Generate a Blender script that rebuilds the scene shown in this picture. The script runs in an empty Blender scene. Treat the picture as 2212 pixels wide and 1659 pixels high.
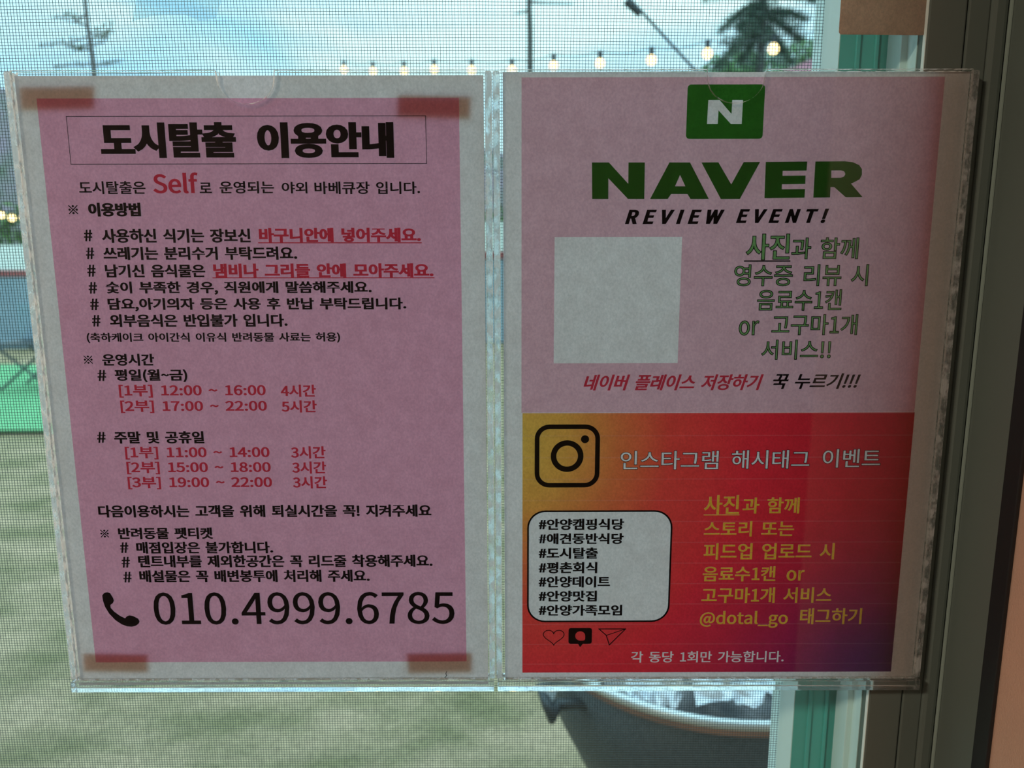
import bpy, bmesh, math, os, random
from mathutils import Vector, Matrix, noise

random.seed(7)
SC = bpy.context.scene
COL = SC.collection

# ------------------------------------------------------------------ camera
F, CX, CY = 1661.0, 1106.0, 829.5          # pixels, for the 2212 x 1659 frame
CAM = Vector((0.0081, -0.3652, 1.55))
RX, RY, RZ = 0.1764, 0.0020, -0.0016       # pitch down, roll, yaw
ZB = CAM.z - 0.2264                        # bottom of the acrylic holders


def _basis():
    rows = []
    for v in ((1, 0, 0), (0, 1, 0), (0, 0, 1)):
        x, y, z = v
        c, s = math.cos(RZ), math.sin(RZ)
        x, y = x * c + y * s, -x * s + y * c
        c, s = math.cos(RX), math.sin(RX)
        y, z = y * c - z * s, z * c + y * s
        c, s = math.cos(RY), math.sin(RY)
        x, z = x * c - z * s, x * s + z * c
        rows.append((x, y, z))
    r = Vector((rows[0][0], rows[1][0], rows[2][0]))
    f = Vector((rows[0][1], rows[1][1], rows[2][1]))
    u = Vector((rows[0][2], rows[1][2], rows[2][2]))
    return r, f, u


RIGHT, FWD, UP = _basis()
cd = bpy.data.cameras.new('camera')
cd.sensor_fit = 'HORIZONTAL'
cd.sensor_width = 36.0
cd.lens = F * 36.0 / 2212.0
cd.clip_start = 0.01
cd.clip_end = 500
cd.dof.use_dof = True
cd.dof.focus_distance = 0.372
cd.dof.aperture_fstop = 10.5
cam = bpy.data.objects.new('camera', cd)
COL.objects.link(cam)
m = Matrix((RIGHT, UP, -FWD)).transposed().to_4x4()
m.translation = CAM
cam.matrix_world = m
SC.camera = cam

SC.view_settings.view_transform = 'Standard'
SC.view_settings.look = 'None'
SC.view_settings.gamma = 1.0
SC.view_settings.use_curve_mapping = False
SC.view_settings.exposure = 0.52
SC.cycles.max_bounces = 16
SC.cycles.transparent_max_bounces = 48
SC.cycles.transmission_bounces = 12
SC.cycles.diffuse_bounces = 5
SC.cycles.use_denoising = True
SC.cycles.sample_clamp_indirect = 6.0


def ray(px, py):
    return FWD + RIGHT * ((px - CX) / F) + UP * ((CY - py) / F)


def P(px, py, Y=0.0):
    d = ray(px, py)
    return CAM + d * ((Y - CAM.y) / d.y)


def G(px, py, z=0.0):
    d = ray(px, py)
    return CAM + d * ((z - CAM.z) / d.z)


# ------------------------------------------------------------------ world
W = bpy.data.worlds.new('overcast_sky')
SC.world = W
W.use_nodes = True
nt = W.node_tree
nt.nodes.clear()
out = nt.nodes.new('ShaderNodeOutputWorld')
bg = nt.nodes.new('ShaderNodeBackground')
tc = nt.nodes.new('ShaderNodeTexCoord')
mp = nt.nodes.new('ShaderNodeMapping')
mp.inputs['Scale'].default_value = (1.0, 1.0, 3.2)
mp.inputs['Rotation'].default_value = (0.0, 0.25, 0.3)
nz = nt.nodes.new('ShaderNodeTexNoise')
nz.inputs['Scale'].default_value = 2.2
nz.inputs['Detail'].default_value = 4.0
nz.inputs['Distortion'].default_value = 0.6
rp = nt.nodes.new('ShaderNodeValToRGB')
rp.color_ramp.elements[0].position = 0.36
rp.color_ramp.elements[0].color = (0.36, 0.66, 0.90, 1)
rp.color_ramp.elements[1].position = 0.60
rp.color_ramp.elements[1].color = (0.66, 0.90, 0.94, 1)
nt.links.new(tc.outputs['Generated'], mp.inputs[0])
nt.links.new(mp.outputs[0], nz.inputs['Vector'])
nt.links.new(nz.outputs['Fac'], rp.inputs[0])
nt.links.new(rp.outputs[0], bg.inputs[0])
# overcast sky: steadily brighter from the horizon towards the zenith, all round
sx = nt.nodes.new('ShaderNodeSeparateXYZ')
nt.links.new(tc.outputs['Generated'], sx.inputs[0])
gm = nt.nodes.new('ShaderNodeMath')
gm.operation = 'MULTIPLY_ADD'
gm.use_clamp = False
gm.inputs[1].default_value = 1.75
gm.inputs[2].default_value = 0.77
nt.links.new(sx.outputs['Z'], gm.inputs[0])
nt.links.new(gm.outputs[0], bg.inputs[1])
nt.links.new(bg.outputs[0], out.inputs[0])


# ------------------------------------------------------------------ materials
def mat(name):
    mm = bpy.data.materials.new(name)
    mm.use_nodes = True
    mm.node_tree.nodes.clear()
    o = mm.node_tree.nodes.new('ShaderNodeOutputMaterial')
    return mm, mm.node_tree, o


def N(t, kind, **kw):
    n = t.nodes.new('ShaderNode' + kind)
    for k, v in kw.items():
        if k in n.inputs:
            n.inputs[k].default_value = v
        else:
            setattr(n, k, v)
    return n


def c4(c):
    return (c[0], c[1], c[2], 1.0)


def noisy(t, scale, a, b, p0=0.3, p1=0.7, detail=4.0, vec=None, coord='Object', rough=0.55):
    tcn = N(t, 'TexCoord')
    n = N(t, 'TexNoise', Scale=scale, Detail=detail, Roughness=rough)
    if vec:
        mpn = N(t, 'Mapping')
        mpn.inputs['Scale'].default_value = vec
        t.links.new(tcn.outputs[coord], mpn.inputs[0])
        t.links.new(mpn.outputs[0], n.inputs['Vector'])
    else:
        t.links.new(tcn.outputs[coord], n.inputs['Vector'])
    r = N(t, 'ValToRGB')
    r.color_ramp.elements[0].position = p0
    r.color_ramp.elements[1].position = p1
    r.color_ramp.elements[0].color = c4(a)
    r.color_ramp.elements[1].color = c4(b)
    t.links.new(n.outputs['Fac'], r.inputs[0])
    return r.outputs[0], n


def m_solid(name, a, b=None, scale=20.0, rough=0.6, metal=0.0, bump=0.0, vec=None, bscale=None, spec=0.5):
    mm, t, o = mat(name)
    p = N(t, 'BsdfPrincipled', Roughness=rough, Metallic=metal)
    p.inputs['Specular IOR Level'].default_value = spec
    col, n = noisy(t, scale, a, b if b else tuple(x * 0.85 for x in a), vec=vec)
    t.links.new(col, p.inputs['Base Color'])
    if bump:
        n2 = n
        if bscale:
            tcn = N(t, 'TexCoord')
            n2 = N(t, 'TexNoise', Scale=bscale, Detail=3.0)
            t.links.new(tcn.outputs['Object'], n2.inputs['Vector'])
        bp = N(t, 'Bump', Strength=bump)
        bp.inputs['Distance'].default_value = 0.002
        t.links.new(n2.outputs['Fac'], bp.inputs['Height'])
        t.links.new(bp.outputs[0], p.inputs['Normal'])
    t.links.new(p.outputs[0], o.inputs[0])
    return mm


def m_clear(name, tint, gloss=1.0, rough=0.0, ior=1.45):
    """thin clear sheet: tinted straight-through light plus a fresnel reflection"""
    mm, t, o = mat(name)
    tr = N(t, 'BsdfTransparent', Color=c4(tint))
    gl = N(t, 'BsdfGlossy', Roughness=rough)
    # Schlick's fresnel from the angle alone, the same on both faces of the sheet
    ge = N(t, 'NewGeometry')
    dt = N(t, 'VectorMath', operation='DOT_PRODUCT')
    t.links.new(ge.outputs['Incoming'], dt.inputs[0])
    t.links.new(ge.outputs['Normal'], dt.inputs[1])
    ab = N(t, 'Math', operation='ABSOLUTE')
    t.links.new(dt.outputs['Value'], ab.inputs[0])
    om = N(t, 'Math', operation='SUBTRACT')
    om.inputs[0].default_value = 1.0
    t.links.new(ab.outputs[0], om.inputs[1])
    pw = N(t, 'Math', operation='POWER')
    pw.inputs[1].default_value = 5.0
    t.links.new(om.outputs[0], pw.inputs[0])
    f0 = ((ior - 1) / (ior + 1)) ** 2
    mu = N(t, 'Math', operation='MULTIPLY_ADD')
    mu.inputs[1].default_value = (1 - f0) * gloss
    mu.inputs[2].default_value = f0 * gloss
    mx = N(t, 'MixShader')
    t.links.new(pw.outputs[0], mu.inputs[0])
    t.links.new(mu.outputs[0], mx.inputs[0])
    t.links.new(tr.outputs[0], mx.inputs[1])
    t.links.new(gl.outputs[0], mx.inputs[2])
    t.links.new(mx.outputs[0], o.inputs[0])
    return mm


def m_edge(name, tint=(0.80, 0.97, 0.96), rough=0.12, trans=0.45, nscale=380.0, bump=0.8, vec=(1, 1, 0.6)):
    """sawn and glued acrylic edge: rough refraction mixed with a milky scatter"""
    mm, t, o = mat(name)
    p = N(t, 'BsdfPrincipled', Roughness=rough, IOR=1.49)
    p.inputs['Transmission Weight'].default_value = 1.0
    p.inputs['Base Color'].default_value = c4(tint)
    tl = N(t, 'BsdfTranslucent', Color=c4(tuple(min(1, x * 1.05) for x in tint)))
    ns = N(t, 'TexNoise', Scale=nscale, Detail=3.0)
    tcn = N(t, 'TexCoord')
    mpn = N(t, 'Mapping')
    mpn.inputs['Scale'].default_value = vec
    t.links.new(tcn.outputs['Object'], mpn.inputs[0])
    t.links.new(mpn.outputs[0], ns.inputs['Vector'])
    bp = N(t, 'Bump', Strength=bump)
    bp.inputs['Distance'].default_value = 0.0006
    t.links.new(ns.outputs['Fac'], bp.inputs['Height'])
    t.links.new(bp.outputs[0], p.inputs['Normal'])
    r = N(t, 'ValToRGB')
    r.color_ramp.elements[0].position = 0.42
    r.color_ramp.elements[1].position = 0.58
    r.color_ramp.elements[0].color = (trans * 0.3,) * 3 + (1,)
    r.color_ramp.elements[1].color = (trans * 1.6,) * 3 + (1,)
    t.links.new(ns.outputs['Fac'], r.inputs[0])
    mx = N(t, 'MixShader')
    t.links.new(r.outputs[0], mx.inputs[0])
    t.links.new(p.outputs[0], mx.inputs[1])
    t.links.new(tl.outputs[0], mx.inputs[2])
    t.links.new(mx.outputs[0], o.inputs[0])
    return mm


def m_paper(name, tl_col=(1.0, 0.82, 0.83), df_col=(0.85, 0.83, 0.80)):
    mm, t, o = mat(name)
    lo = tuple(x * 0.74 for x in tl_col)
    col, n = noisy(t, 900.0, lo, tl_col, 0.36, 0.62, 5.0, rough=0.8, vec=(1.0, 1.0, 0.8))
    col2, n2 = noisy(t, 150.0, (0.88, 0.88, 0.88), (1.0, 1.0, 1.0), 0.35, 0.65, 4.0)
    mul = N(t, 'MixRGB', blend_type='MULTIPLY')
    mul.inputs[0].default_value = 1.0
    t.links.new(col, mul.inputs[1])
    t.links.new(col2, mul.inputs[2])
    tl = N(t, 'BsdfTranslucent')
    df = N(t, 'BsdfDiffuse', Color=c4(df_col))
    t.links.new(mul.outputs[0], tl.inputs[0])
    mx = N(t, 'MixShader')
    mx.inputs[0].default_value = 0.32
    t.links.new(tl.outputs[0], mx.inputs[1])
    t.links.new(df.outputs[0], mx.inputs[2])
    t.links.new(mx.outputs[0], o.inputs[0])
    return mm


def m_ink(name, col, body=0.04):
    """a film of printing ink: filters the light that comes through the sheet"""
    mm, t, o = mat(name)
    tr = N(t, 'BsdfTransparent', Color=c4(col))
    df = N(t, 'BsdfDiffuse', Color=c4(tuple(x * 0.6 for x in col)))
    mx = N(t, 'MixShader')
    mx.inputs[0].default_value = body
    t.links.new(tr.outputs[0], mx.inputs[1])
    t.links.new(df.outputs[0], mx.inputs[2])
    t.links.new(mx.outputs[0], o.inputs[0])
    return mm


M_BLACK = m_ink('black_ink', (0.012, 0.008, 0.010), 0.25)
M_RED = m_ink('red_ink', (0.80, 0.085, 0.13))
M_PINK = m_ink('pink_ink', (0.98, 0.54, 0.70))
M_PINK2 = m_ink('pale_pink_ink', (0.94, 0.62, 0.70))
M_GREEN = m_ink('green_ink', (0.050, 0.21, 0.025))
M_LEAFG = m_ink('soft_green_ink', (0.30, 0.80, 0.26))
M_YELLOW = m_ink('yellow_ink', (1.0, 0.62, 0.07))
M_PAPER = m_paper('copy_paper')
M_ACR = m_clear('clear_acrylic', (0.988, 0.995, 0.992), 1.0, 0.02, 1.49)
M_EDGE = m_edge('sawn_acrylic_edge', (0.97, 1.0, 0.995), 0.06, 0.60, 300.0, 1.0)
M_EDGEB = m_edge('polished_acrylic_fold', (0.94, 1.0, 0.99), 0.02, 0.10, 120.0, 0.10, (0.3, 1, 1))
M_GLASS = m_clear('green_float_glass', (0.925, 0.99, 0.985), 1.0, 0.0, 1.5)
M_PVC = m_solid('shaded_white_pvc', (0.115, 0.145, 0.13), (0.10, 0.125, 0.11), 3.0, 0.38)  # white PVC with the dim room's shade put into its colour
M_PVCOUT = m_solid('skylit_white_pvc', (0.80, 0.92, 0.90), (0.74, 0.87, 0.85), 4.0, 0.45)  # lit copy of the white PVC, cyan daylight mixed into its colour
M_GLINT = m_solid('painted_edge_glint', (0.30, 0.38, 0.34), None, 4.0, 0.4)  # paler tone painted for window light along the sash edge
M_GREENF = m_solid('grey_green_frame', (0.11, 0.55, 0.51), (0.10, 0.50, 0.46), 4.0, 0.4)
M_WOOD = m_solid('brown_wallpaper', (0.60, 0.37, 0.27), (0.48, 0.32, 0.25), 9.0, 0.7, bump=0.25, bscale=900.0)
M_RUBBER = m_solid('black_rubber', (0.010, 0.012, 0.014), None, 9.0, 0.55)
M_WIRE = m_solid('grey_fibreglass_wire', (0.055, 0.075, 0.085), (0.04, 0.06, 0.07), 30.0, 0.5)
M_PLASTER = m_solid('interior_plaster', (0.20, 0.17, 0.14), (0.17, 0.145, 0.12), 2.0, 0.9)
M_KRAFT = m_paper('kraft_card', (0.95, 0.66, 0.52), (0.48, 0.36, 0.29))


def m_tape():
    mm, t, o = mat('brown_tape')
    tr = N(t, 'BsdfTransparent', Color=(0.72, 0.44, 0.32, 1))
    df = N(t, 'BsdfDiffuse', Color=(0.40, 0.22, 0.14, 1))
    mx = N(t, 'MixShader')
    mx.inputs[0].default_value = 0.35
    t.links.new(tr.outputs[0], mx.inputs[1])
    t.links.new(df.outputs[0], mx.inputs[2])
    t.links.new(mx.outputs[0], o.inputs[0])
    return mm


M_TAPE = m_tape()


def m_gradient():
    """the printed yellow - red - purple field, with the faint banding of the printer"""
    mm, t, o = mat('printed_gradient')
    a = P(1128, 893, 0.0024)
    b = P(1925, 1448, 0.0024)
    tcn = N(t, 'TexCoord')
    sp = N(t, 'SeparateXYZ')
    t.links.new(tcn.outputs['Object'], sp.inputs[0])

    def lin(sock, lo, hi):
        r = N(t, 'MapRange')
        r.inputs['From Min'].default_value = lo
        r.inputs['From Max'].default_value = hi
        r.clamp = False
        t.links.new(sock, r.inputs['Value'])
        return r.outputs[0]
    u = lin(sp.outputs['X'], a.x, b.x)
    v = lin(sp.outputs['Z'], a.z, b.z)
    cmb = N(t, 'CombineXYZ')
    t.links.new(u, cmb.inputs[0])
    t.links.new(v, cmb.inputs[1])

    def dist(cx, cy, sx, sy):
        mp2 = N(t, 'Mapping')
        mp2.inputs['Location'].default_value = (-cx * sx, -cy * sy, 0)
        mp2.inputs['Scale'].default_value = (sx, sy, 1)
        t.links.new(cmb.outputs[0], mp2.inputs[0])
        ln = N(t, 'VectorMath', operation='LENGTH')
        t.links.new(mp2.outputs[0], ln.inputs[0])
        return ln.outputs['Value']
    d1 = dist(-0.02, 0.10, 1.0, 0.62)
    r1 = N(t, 'ValToRGB')
    e = r1.color_ramp.elements
    e[0].position = 0.0
    e[0].color = (0.95, 0.66, 0.13, 1)
    e[1].position = 1.0
    e[1].color = (0.72, 0.03, 0.065, 1)
    for pos, col in ((0.14, (0.97, 0.54, 0.11)), (0.27, (0.95, 0.28, 0.09)), (0.40, (1.0, 0.11, 0.08)),
                     (0.60, (1.0, 0.050, 0.075)), (0.85, (0.85, 0.035, 0.065))):
        x = e.new(pos)
        x.color = c4(col)
    t.links.new(d1, r1.inputs[0])
    d2 = dist(1.05, 1.05, 1.0, 1.0)
    r2 = N(t, 'ValToRGB')
    e = r2.color_ramp.elements
    e[0].position = 0.0
    e[0].color = (1, 1, 1, 1)
    e[1].position = 0.75
    e[1].color = (0, 0, 0, 1)
    for pos, col in ((0.18, (0.80,) * 3), (0.36, (0.38,) * 3), (0.55, (0.12,) * 3)):
        x = e.new(pos)
        x.color = c4(col)
    t.links.new(d2, r2.inputs[0])
    mul = N(t, 'MixRGB', blend_type='MIX')
    mul.inputs[2].default_value = (0.13, 0.035, 0.25, 1)
    t.links.new(r2.outputs[0], mul.inputs[0])
    t.links.new(r1.outputs[0], mul.inputs[1])
    # banding lines
    mt = N(t, 'Math', operation='MULTIPLY')
    mt.inputs[1].default_value = 12.4
    t.links.new(v, mt.inputs[0])
    fr = N(t, 'Math', operation='FRACT')
    t.links.new(mt.outputs[0], fr.inputs[0])
    gt = N(t, 'Math', operation='LESS_THAN')
    gt.inputs[1].default_value = 0.05
    t.links.new(fr.outputs[0], gt.inputs[0])
    mf = N(t, 'Math', operation='MULTIPLY')
    mf.inputs[1].default_value = 0.10
    t.links.new(gt.outputs[0], mf.inputs[0])
    ad = N(t, 'MixRGB', blend_type='MIX')
    ad.inputs[2].default_value = (0.9, 0.6, 0.6, 1)
    t.links.new(mf.outputs[0], ad.inputs[0])
    t.links.new(mul.outputs[0], ad.inputs[1])
    tr = N(t, 'BsdfTransparent')
    t.links.new(ad.outputs[0], tr.inputs[0])
    df = N(t, 'BsdfDiffuse')
    t.links.new(mul.outputs[0], df.inputs[0])
    mx = N(t, 'MixShader')
    mx.inputs[0].default_value = 0.03
    t.links.new(tr.outputs[0], mx.inputs[1])
    t.links.new(df.outputs[0], mx.inputs[2])
    t.links.new(mx.outputs[0], o.inputs[0])
    return mm


M_GRAD = m_gradient()


# ------------------------------------------------------------------ helpers
def obj(name, me, mt=None, parent=None, kind=None):
    """link a mesh (or a bmesh) as ONE object"""
    if isinstance(me, bmesh.types.BMesh):
        bm = me
        me = bpy.data.meshes.new(name)
        bm.to_mesh(me)
        bm.free()
    o = bpy.data.objects.new(name, me)
    COL.objects.link(o)
    if mt is not None:
        for q in (mt if isinstance(mt, (list, tuple)) else [mt]):
            me.materials.append(q)
    if parent is not None:
        o.parent = parent
        o.matrix_parent_inverse = parent.matrix_basis.inverted()
    if kind:
        o['kind'] = kind
    return o


def tag(o, label, cat, group=None, kind=None):
    o['label'] = label
    o['category'] = cat
    if group:
        o['group'] = group
    if kind:
        o['kind'] = kind
    return o


def empty(name, loc, label=None, cat=None, group=None, kind=None):
    o = bpy.data.objects.new(name, None)
    COL.objects.link(o)
    o.location = loc
    o.empty_display_size = 0.02
    if label:
        tag(o, label, cat, group)
    if kind:
        o['kind'] = kind
    return o


def add_box(bm, x0, x1, y0, y1, z0, z1, bevel=0.0):
    vs = [bm.verts.new((x, y, z)) for x in (x0, x1) for y in (y0, y1) for z in (z0, z1)]
    idx = ((0, 1, 3, 2), (4, 6, 7, 5), (0, 4, 5, 1), (2, 3, 7, 6), (0, 2, 6, 4), (1, 5, 7, 3))
    fs = [bm.faces.new([vs[i] for i in q]) for q in idx]
    if bevel:
        es = list({e for f in fs for e in f.edges})
        bmesh.ops.bevel(bm, geom=es, offset=bevel, segments=2, affect='EDGES', profile=0.5)
    return bm


def box(*a, **k):
    return add_box(bmesh.new(), *a, **k)


def add_tube(bm, pts, rad, n=8, cap=True):
    rads = rad if isinstance(rad, (list, tuple)) else [rad] * len(pts)
    pts = [Vector(p) for p in pts]
    rings = []
    ref = None
    for i, p in enumerate(pts):
        d = (pts[min(i + 1, len(pts) - 1)] - pts[max(i - 1, 0)]).normalized()
        if ref is None:
            ref = d.orthogonal().normalized()
        ref = (ref - d * ref.dot(d)).normalized()
        q = d.cross(ref)
        rings.append([bm.verts.new(p + (ref * math.cos(2 * math.pi * k / n) + q * math.sin(2 * math.pi * k / n)) * rads[i])
                      for k in range(n)])
    for a, b in zip(rings, rings[1:]):
        for k in range(n):
            bm.faces.new((a[k], a[(k + 1) % n], b[(k + 1) % n], b[k]))
    if cap:
        bm.faces.new(rings[0][::-1])
        bm.faces.new(rings[-1])
    return bm


def add_lathe(bm, prof, c=(0, 0, 0), n=48, jit=0.0):
    rings = []
    for r, z in prof:
        rings.append([bm.verts.new((c[0] + r * math.cos(2 * math.pi * k / n), c[1] + r * math.sin(2 * math.pi * k / n), c[2] + z))
                      for k in range(n)])
    for a, b in zip(rings, rings[1:]):
        for k in range(n):
            bm.faces.new((a[k], a[(k + 1) % n], b[(k + 1) % n], b[k]))
    return bm


def smooth(o):
    for p in o.data.polygons:
        p.use_smooth = True
    return o


def prism_xz(loops, y0, y1):
    """a flat plate in the XZ plane, from an outline, with real thickness; rim faces get material slot 1"""
    bm = bmesh.new()
    vs = [bm.verts.new((x, y0, z)) for x, z in loops]
    f = bm.faces.new(vs)
    r = bmesh.ops.extrude_face_region(bm, geom=[f])
    nv = [g for g in r['geom'] if isinstance(g, bmesh.types.BMVert)]
    for v in nv:
        v.co.y = y1
    bmesh.ops.recalc_face_normals(bm, faces=bm.faces)
    for q in bm.faces:
        if len(q.verts) == 4:
            q.material_index = 1
    return bm


# ------------------------------------------------------------------ the room shell
XS = P(2175, 0, 0.007).x                     # right edge of the sash stile
XS = 0.5 * (XS + P(2097, 900, 0.007).x)
WL, WR = -0.75, XS                           # window opening
WZ0, WZ1 = 1.02, 2.12

bm = bmesh.new()
YI, YO = -0.20, 0.10
add_box(bm, -1.9, WL, YI, YO, 0.0, 2.5)
add_box(bm, WR + 0.001, 1.3, YI, YO, 0.0, 2.5)
add_box(bm, WL, WR + 0.001, YI, YO, 0.0, WZ0)
add_box(bm, WL, WR + 0.001, YI, YO, WZ1, 2.5)
obj('wall_front', bm, M_WOOD, kind='structure')
obj('wall_left', box(-2.0, -1.9, -2.6, 0.1, 0, 2.5), M_PLASTER, kind='structure')
obj('wall_right', box(1.3, 1.4, -2.6, 0.1, 0, 2.5), M_PLASTER, kind='structure')
obj('wall_back', box(-2.0, 1.4, -2.7, -2.6, 0, 2.5), M_PLASTER, kind='structure')
obj('floor', box(-1.9, 1.3, -2.6, YI, -0.05, 0.02), M_PLASTER, kind='structure')
obj('ceiling', box(-2.0, 1.4, -2.7, 0.1, 2.5, 2.6), M_PLASTER, kind='structure')
obj('roof', box(-2.6, 2.2, -2.9, 0.12, 2.62, 2.70), M_PVCOUT, kind='structure')

# ------------------------------------------------------------------ the window
win = empty('window_1', ((WL + WR) / 2, 0.03, WZ0), kind='structure')
XN = 0.5 * (P(1998, 100, 0.007).x + P(1874, 1580, 0.007).x)      # glass-side edge of the stile
XC = 0.5 * (P(1812, 100, 0.042).x + P(1714, 1600, 0.042).x)      # screen frame edge
XG = 0.5 * (P(2085, 60, 0.007).x + P(1943, 1600, 0.007).x)       # groove in the stile
# sash stile: two flush boards with a real groove between them
bm = box(XN, XG - 0.0003, 0.007, 0.040, WZ0, WZ1, bevel=0.0008)
obj('sash_stile', bm, M_PVC, win)
bm = bmesh.new()
add_box(bm, XG + 0.0003, XS - 0.0085, 0.007, 0.040, WZ0, WZ1, bevel=0.0008)
obj('sash_stile', bm, M_PVC, win)
# raised rounded bead at the outer edge of the sash
bm = box(XS - 0.0085, XS - 0.0006, 0.0055, 0.040, WZ0, WZ1, bevel=0.0022)
obj('sash_bead', bm, M_PVC, win)
# glazing bead inside the glass edge
bm = box(XN - 0.0035, XN, 0.0235, 0.038, WZ0, WZ1, bevel=0.0006)
obj('glazing_bead', bm, M_PVCOUT, win)
# pale strip added along the outer bead for the light caught on its edge
obj('edge_glint', box(XS - 0.0009, XS - 0.0002, 0.0040, 0.0060, WZ0, WZ1), M_GLINT, win)
# pale skins added on the stile and frame sides, painting daylight into them
obj('sash_lit_skin', box(XN - 0.0004, XN - 0.00002, 0.0074, 0.0098, WZ0, WZ1), M_PVCOUT, win)
obj('sash_lit_skin', box(XN - 0.0004, XN - 0.00002, 0.0147, 0.0400, WZ0, WZ1), M_PVCOUT, win)
obj('screen_lit_skin', box(XC - 0.0004, XC - 0.00002, 0.0422, 0.0640, WZ0, WZ1), M_PVCOUT, win)
# glass
obj('glass_pane', box(WL + 0.02, XN + 0.004, 0.0100, 0.0145, WZ0 + 0.02, WZ1 - 0.02), M_GLASS, win)
# outer frame: recess the dark band looks into, with channels
bm = bmesh.new()
add_box(bm, XC, XN + 0.03, 0.042, 0.064, WZ0, WZ1)
obj('outer_frame', bm, M_GREENF, win)
bm = bmesh.new()
xm = XC + (XN - XC) * 0.30
add_box(bm, xm, xm + 0.0022, 0.0405, 0.042, WZ0, WZ1, bevel=0.0004)
add_box(bm, XN - 0.008, XN - 0.0062, 0.0405, 0.042, WZ0, WZ1, bevel=0.0003)
obj('frame_rib', bm, M_GREENF, win)
obj('screen_frame', box(XC - 0.0005, XC + 0.02, 0.0642, 0.078, WZ0, WZ1, bevel=0.001), M_PVCOUT, win)
# frame members of the rest of the window, outside the view
bm = bmesh.new()
add_box(bm, WL, WL + 0.03, 0.007, 0.078, WZ0, WZ1)
obj('window_frame', bm, M_PVC, win)
obj('window_frame', box(WL, WR, 0.007, 0.078, WZ0, WZ0 + 0.03), M_PVC, win)
obj('window_frame', box(WL, WR, 0.007, 0.078, WZ1 - 0.03, WZ1), M_PVC, win)
# jamb track, rubber seal on the reveal
obj('jamb_track', box(XS, XS + 0.0008, -0.027, 0.012, WZ0, WZ1), M_PVC, win)
obj('rubber_seal', box(XS - 0.0012, XS + 0.0008, -0.0375, -0.027, WZ0, WZ1, bevel=0.0005), M_RUBBER, win)

# insect screen: woven wires, real and thin
bm = bmesh.new()
PIT, RW = 0.00160, 0.000135
ys = 0.064
SX0, SX1, SZ0, SZ1 = -0.62, XC - 0.0005, 1.10, 1.96


def wob(a, b, k):
    return noise.noise(Vector((a * 9.0, b * 7.0, k))) * 0.0007 + noise.noise(Vector((a * 40.0, b * 30.0, k + 5))) * 0.00018


n = int((SX1 - SX0) / PIT)
for i in range(n):
    x = SX1 - (i + 0.5) * PIT
    pts = []
    for k in range(25):
        z = SZ0 + (SZ1 - SZ0) * k / 24
        pts.append((x + wob(x, z, 1), ys + (0.00007 if i % 2 else -0.00007), z))
    add_tube(bm, pts, RW, 4, False)
n = int((SZ1 - SZ0) / PIT)
for i in range(n):
    z = SZ0 + (i + 0.5) * PIT
    pts = []
    for k in range(23):
        x = SX0 + (SX1 - SX0) * k / 22
        pts.append((x, ys, z + wob(x, z, 9) + 0.004 * math.sin((x - SX0) * 3.2)))
    add_tube(bm, pts, RW, 4, False)
obj('insect_screen', bm, M_WIRE, win, kind='stuff')

# ------------------------------------------------------------------ room light: one warm lamp on the ceiling behind the camera
lamp = empty('ceiling_lamp', (-1.3, -1.25, 2.38), 'warm round ceiling lamp of the room behind the camera', 'lamp')
bm = bmesh.new()
add_lathe(bm, [(0.02, 0.12), (0.15, 0.12), (0.17, 0.10), (0.17, 0.06), (0.165, 0.06), (0.165, 0.09), (0.02, 0.10)], (-1.3, -1.25, 2.38), 32)
obj('lamp_body', bm, M_PVC, lamp)
ld = bpy.data.lights.new('lamp_light', 'AREA')
ld.shape = 'DISK'
ld.size = 0.3
ld.color = (1.0, 0.82, 0.64)
ld.energy = 25.0
lo = bpy.data.objects.new('lamp_light', ld)
COL.objects.link(lo)
lo.location = (-1.3, -1.25, 2.42)
lo.parent = lamp
lo.matrix_parent_inverse = lamp.matrix_basis.inverted()


# ------------------------------------------------------------------ acrylic holders
def outline(x0, x1, z0, z1, nx, nw, nd, r=0.0004):
    """rounded rectangle with a thumb notch in the top edge (nx centre, nw half width, nd depth)"""
    pts = []

    def arc(cx, cz, a0, a1, rr, n=5):
        for k in range(n + 1):
            a = math.radians(a0 + (a1 - a0) * k / n)
            pts.append((cx + rr * math.cos(a), cz + rr * math.sin(a)))
    arc(x0 + r, z0 + r, 180, 270, r)
    arc(x1 - r, z0 + r, 270, 360, r)
    arc(x1 - r, z1 - r, 0, 90, r)
    pts.append((nx + nw + 0.0004, z1))
    st = 0.0035
    for k in range(25):
        a = math.pi * k / 24
        pts.append((nx + nw * math.cos(a), z1 - st - (nd - st) * math.sin(a)))
    pts.append((nx - nw - 0.0004, z1))
    arc(x0 + r, z1 - r, 90, 180, r)
    return pts


def holder(x0, x1, nx, label):
    z0, z1 = ZB, ZB + 0.305
    zp = z0 + 0.0058
    h = empty('acrylic_holder', ((x0 + x1) / 2, 0.003, z0), label, 'sign holder', 'clear acrylic holders on the window')
    mats = [M_ACR, M_EDGE]
    obj('front_panel', prism_xz(outline(x0 + 0.0031, x1 - 0.0031, zp, z1, nx, 0.0129, 0.0145), 0.0, 0.0018), mats, h)
    obj('back_panel', prism_xz(outline(x0 + 0.0031, x1 - 0.0031, zp, z1, nx + 0.0002, 0.0131, 0.0150), 0.0046, 0.0062), mats, h)
    for xa, xb in ((x0, x0 + 0.0030), (x1 - 0.0030, x1)):
        obj('side_edge', box(xa, xb, 0.0, 0.0062, z0 + 0.0062, z1 - 0.0004, bevel=0.0007), M_EDGE, h)
    obj('bottom_edge', box(x0 + 0.0006, x1 - 0.0006, -0.0016, 0.0068, z0, z0 + 0.0057, bevel=0.0004), M_EDGEB, h)
    return h


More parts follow.
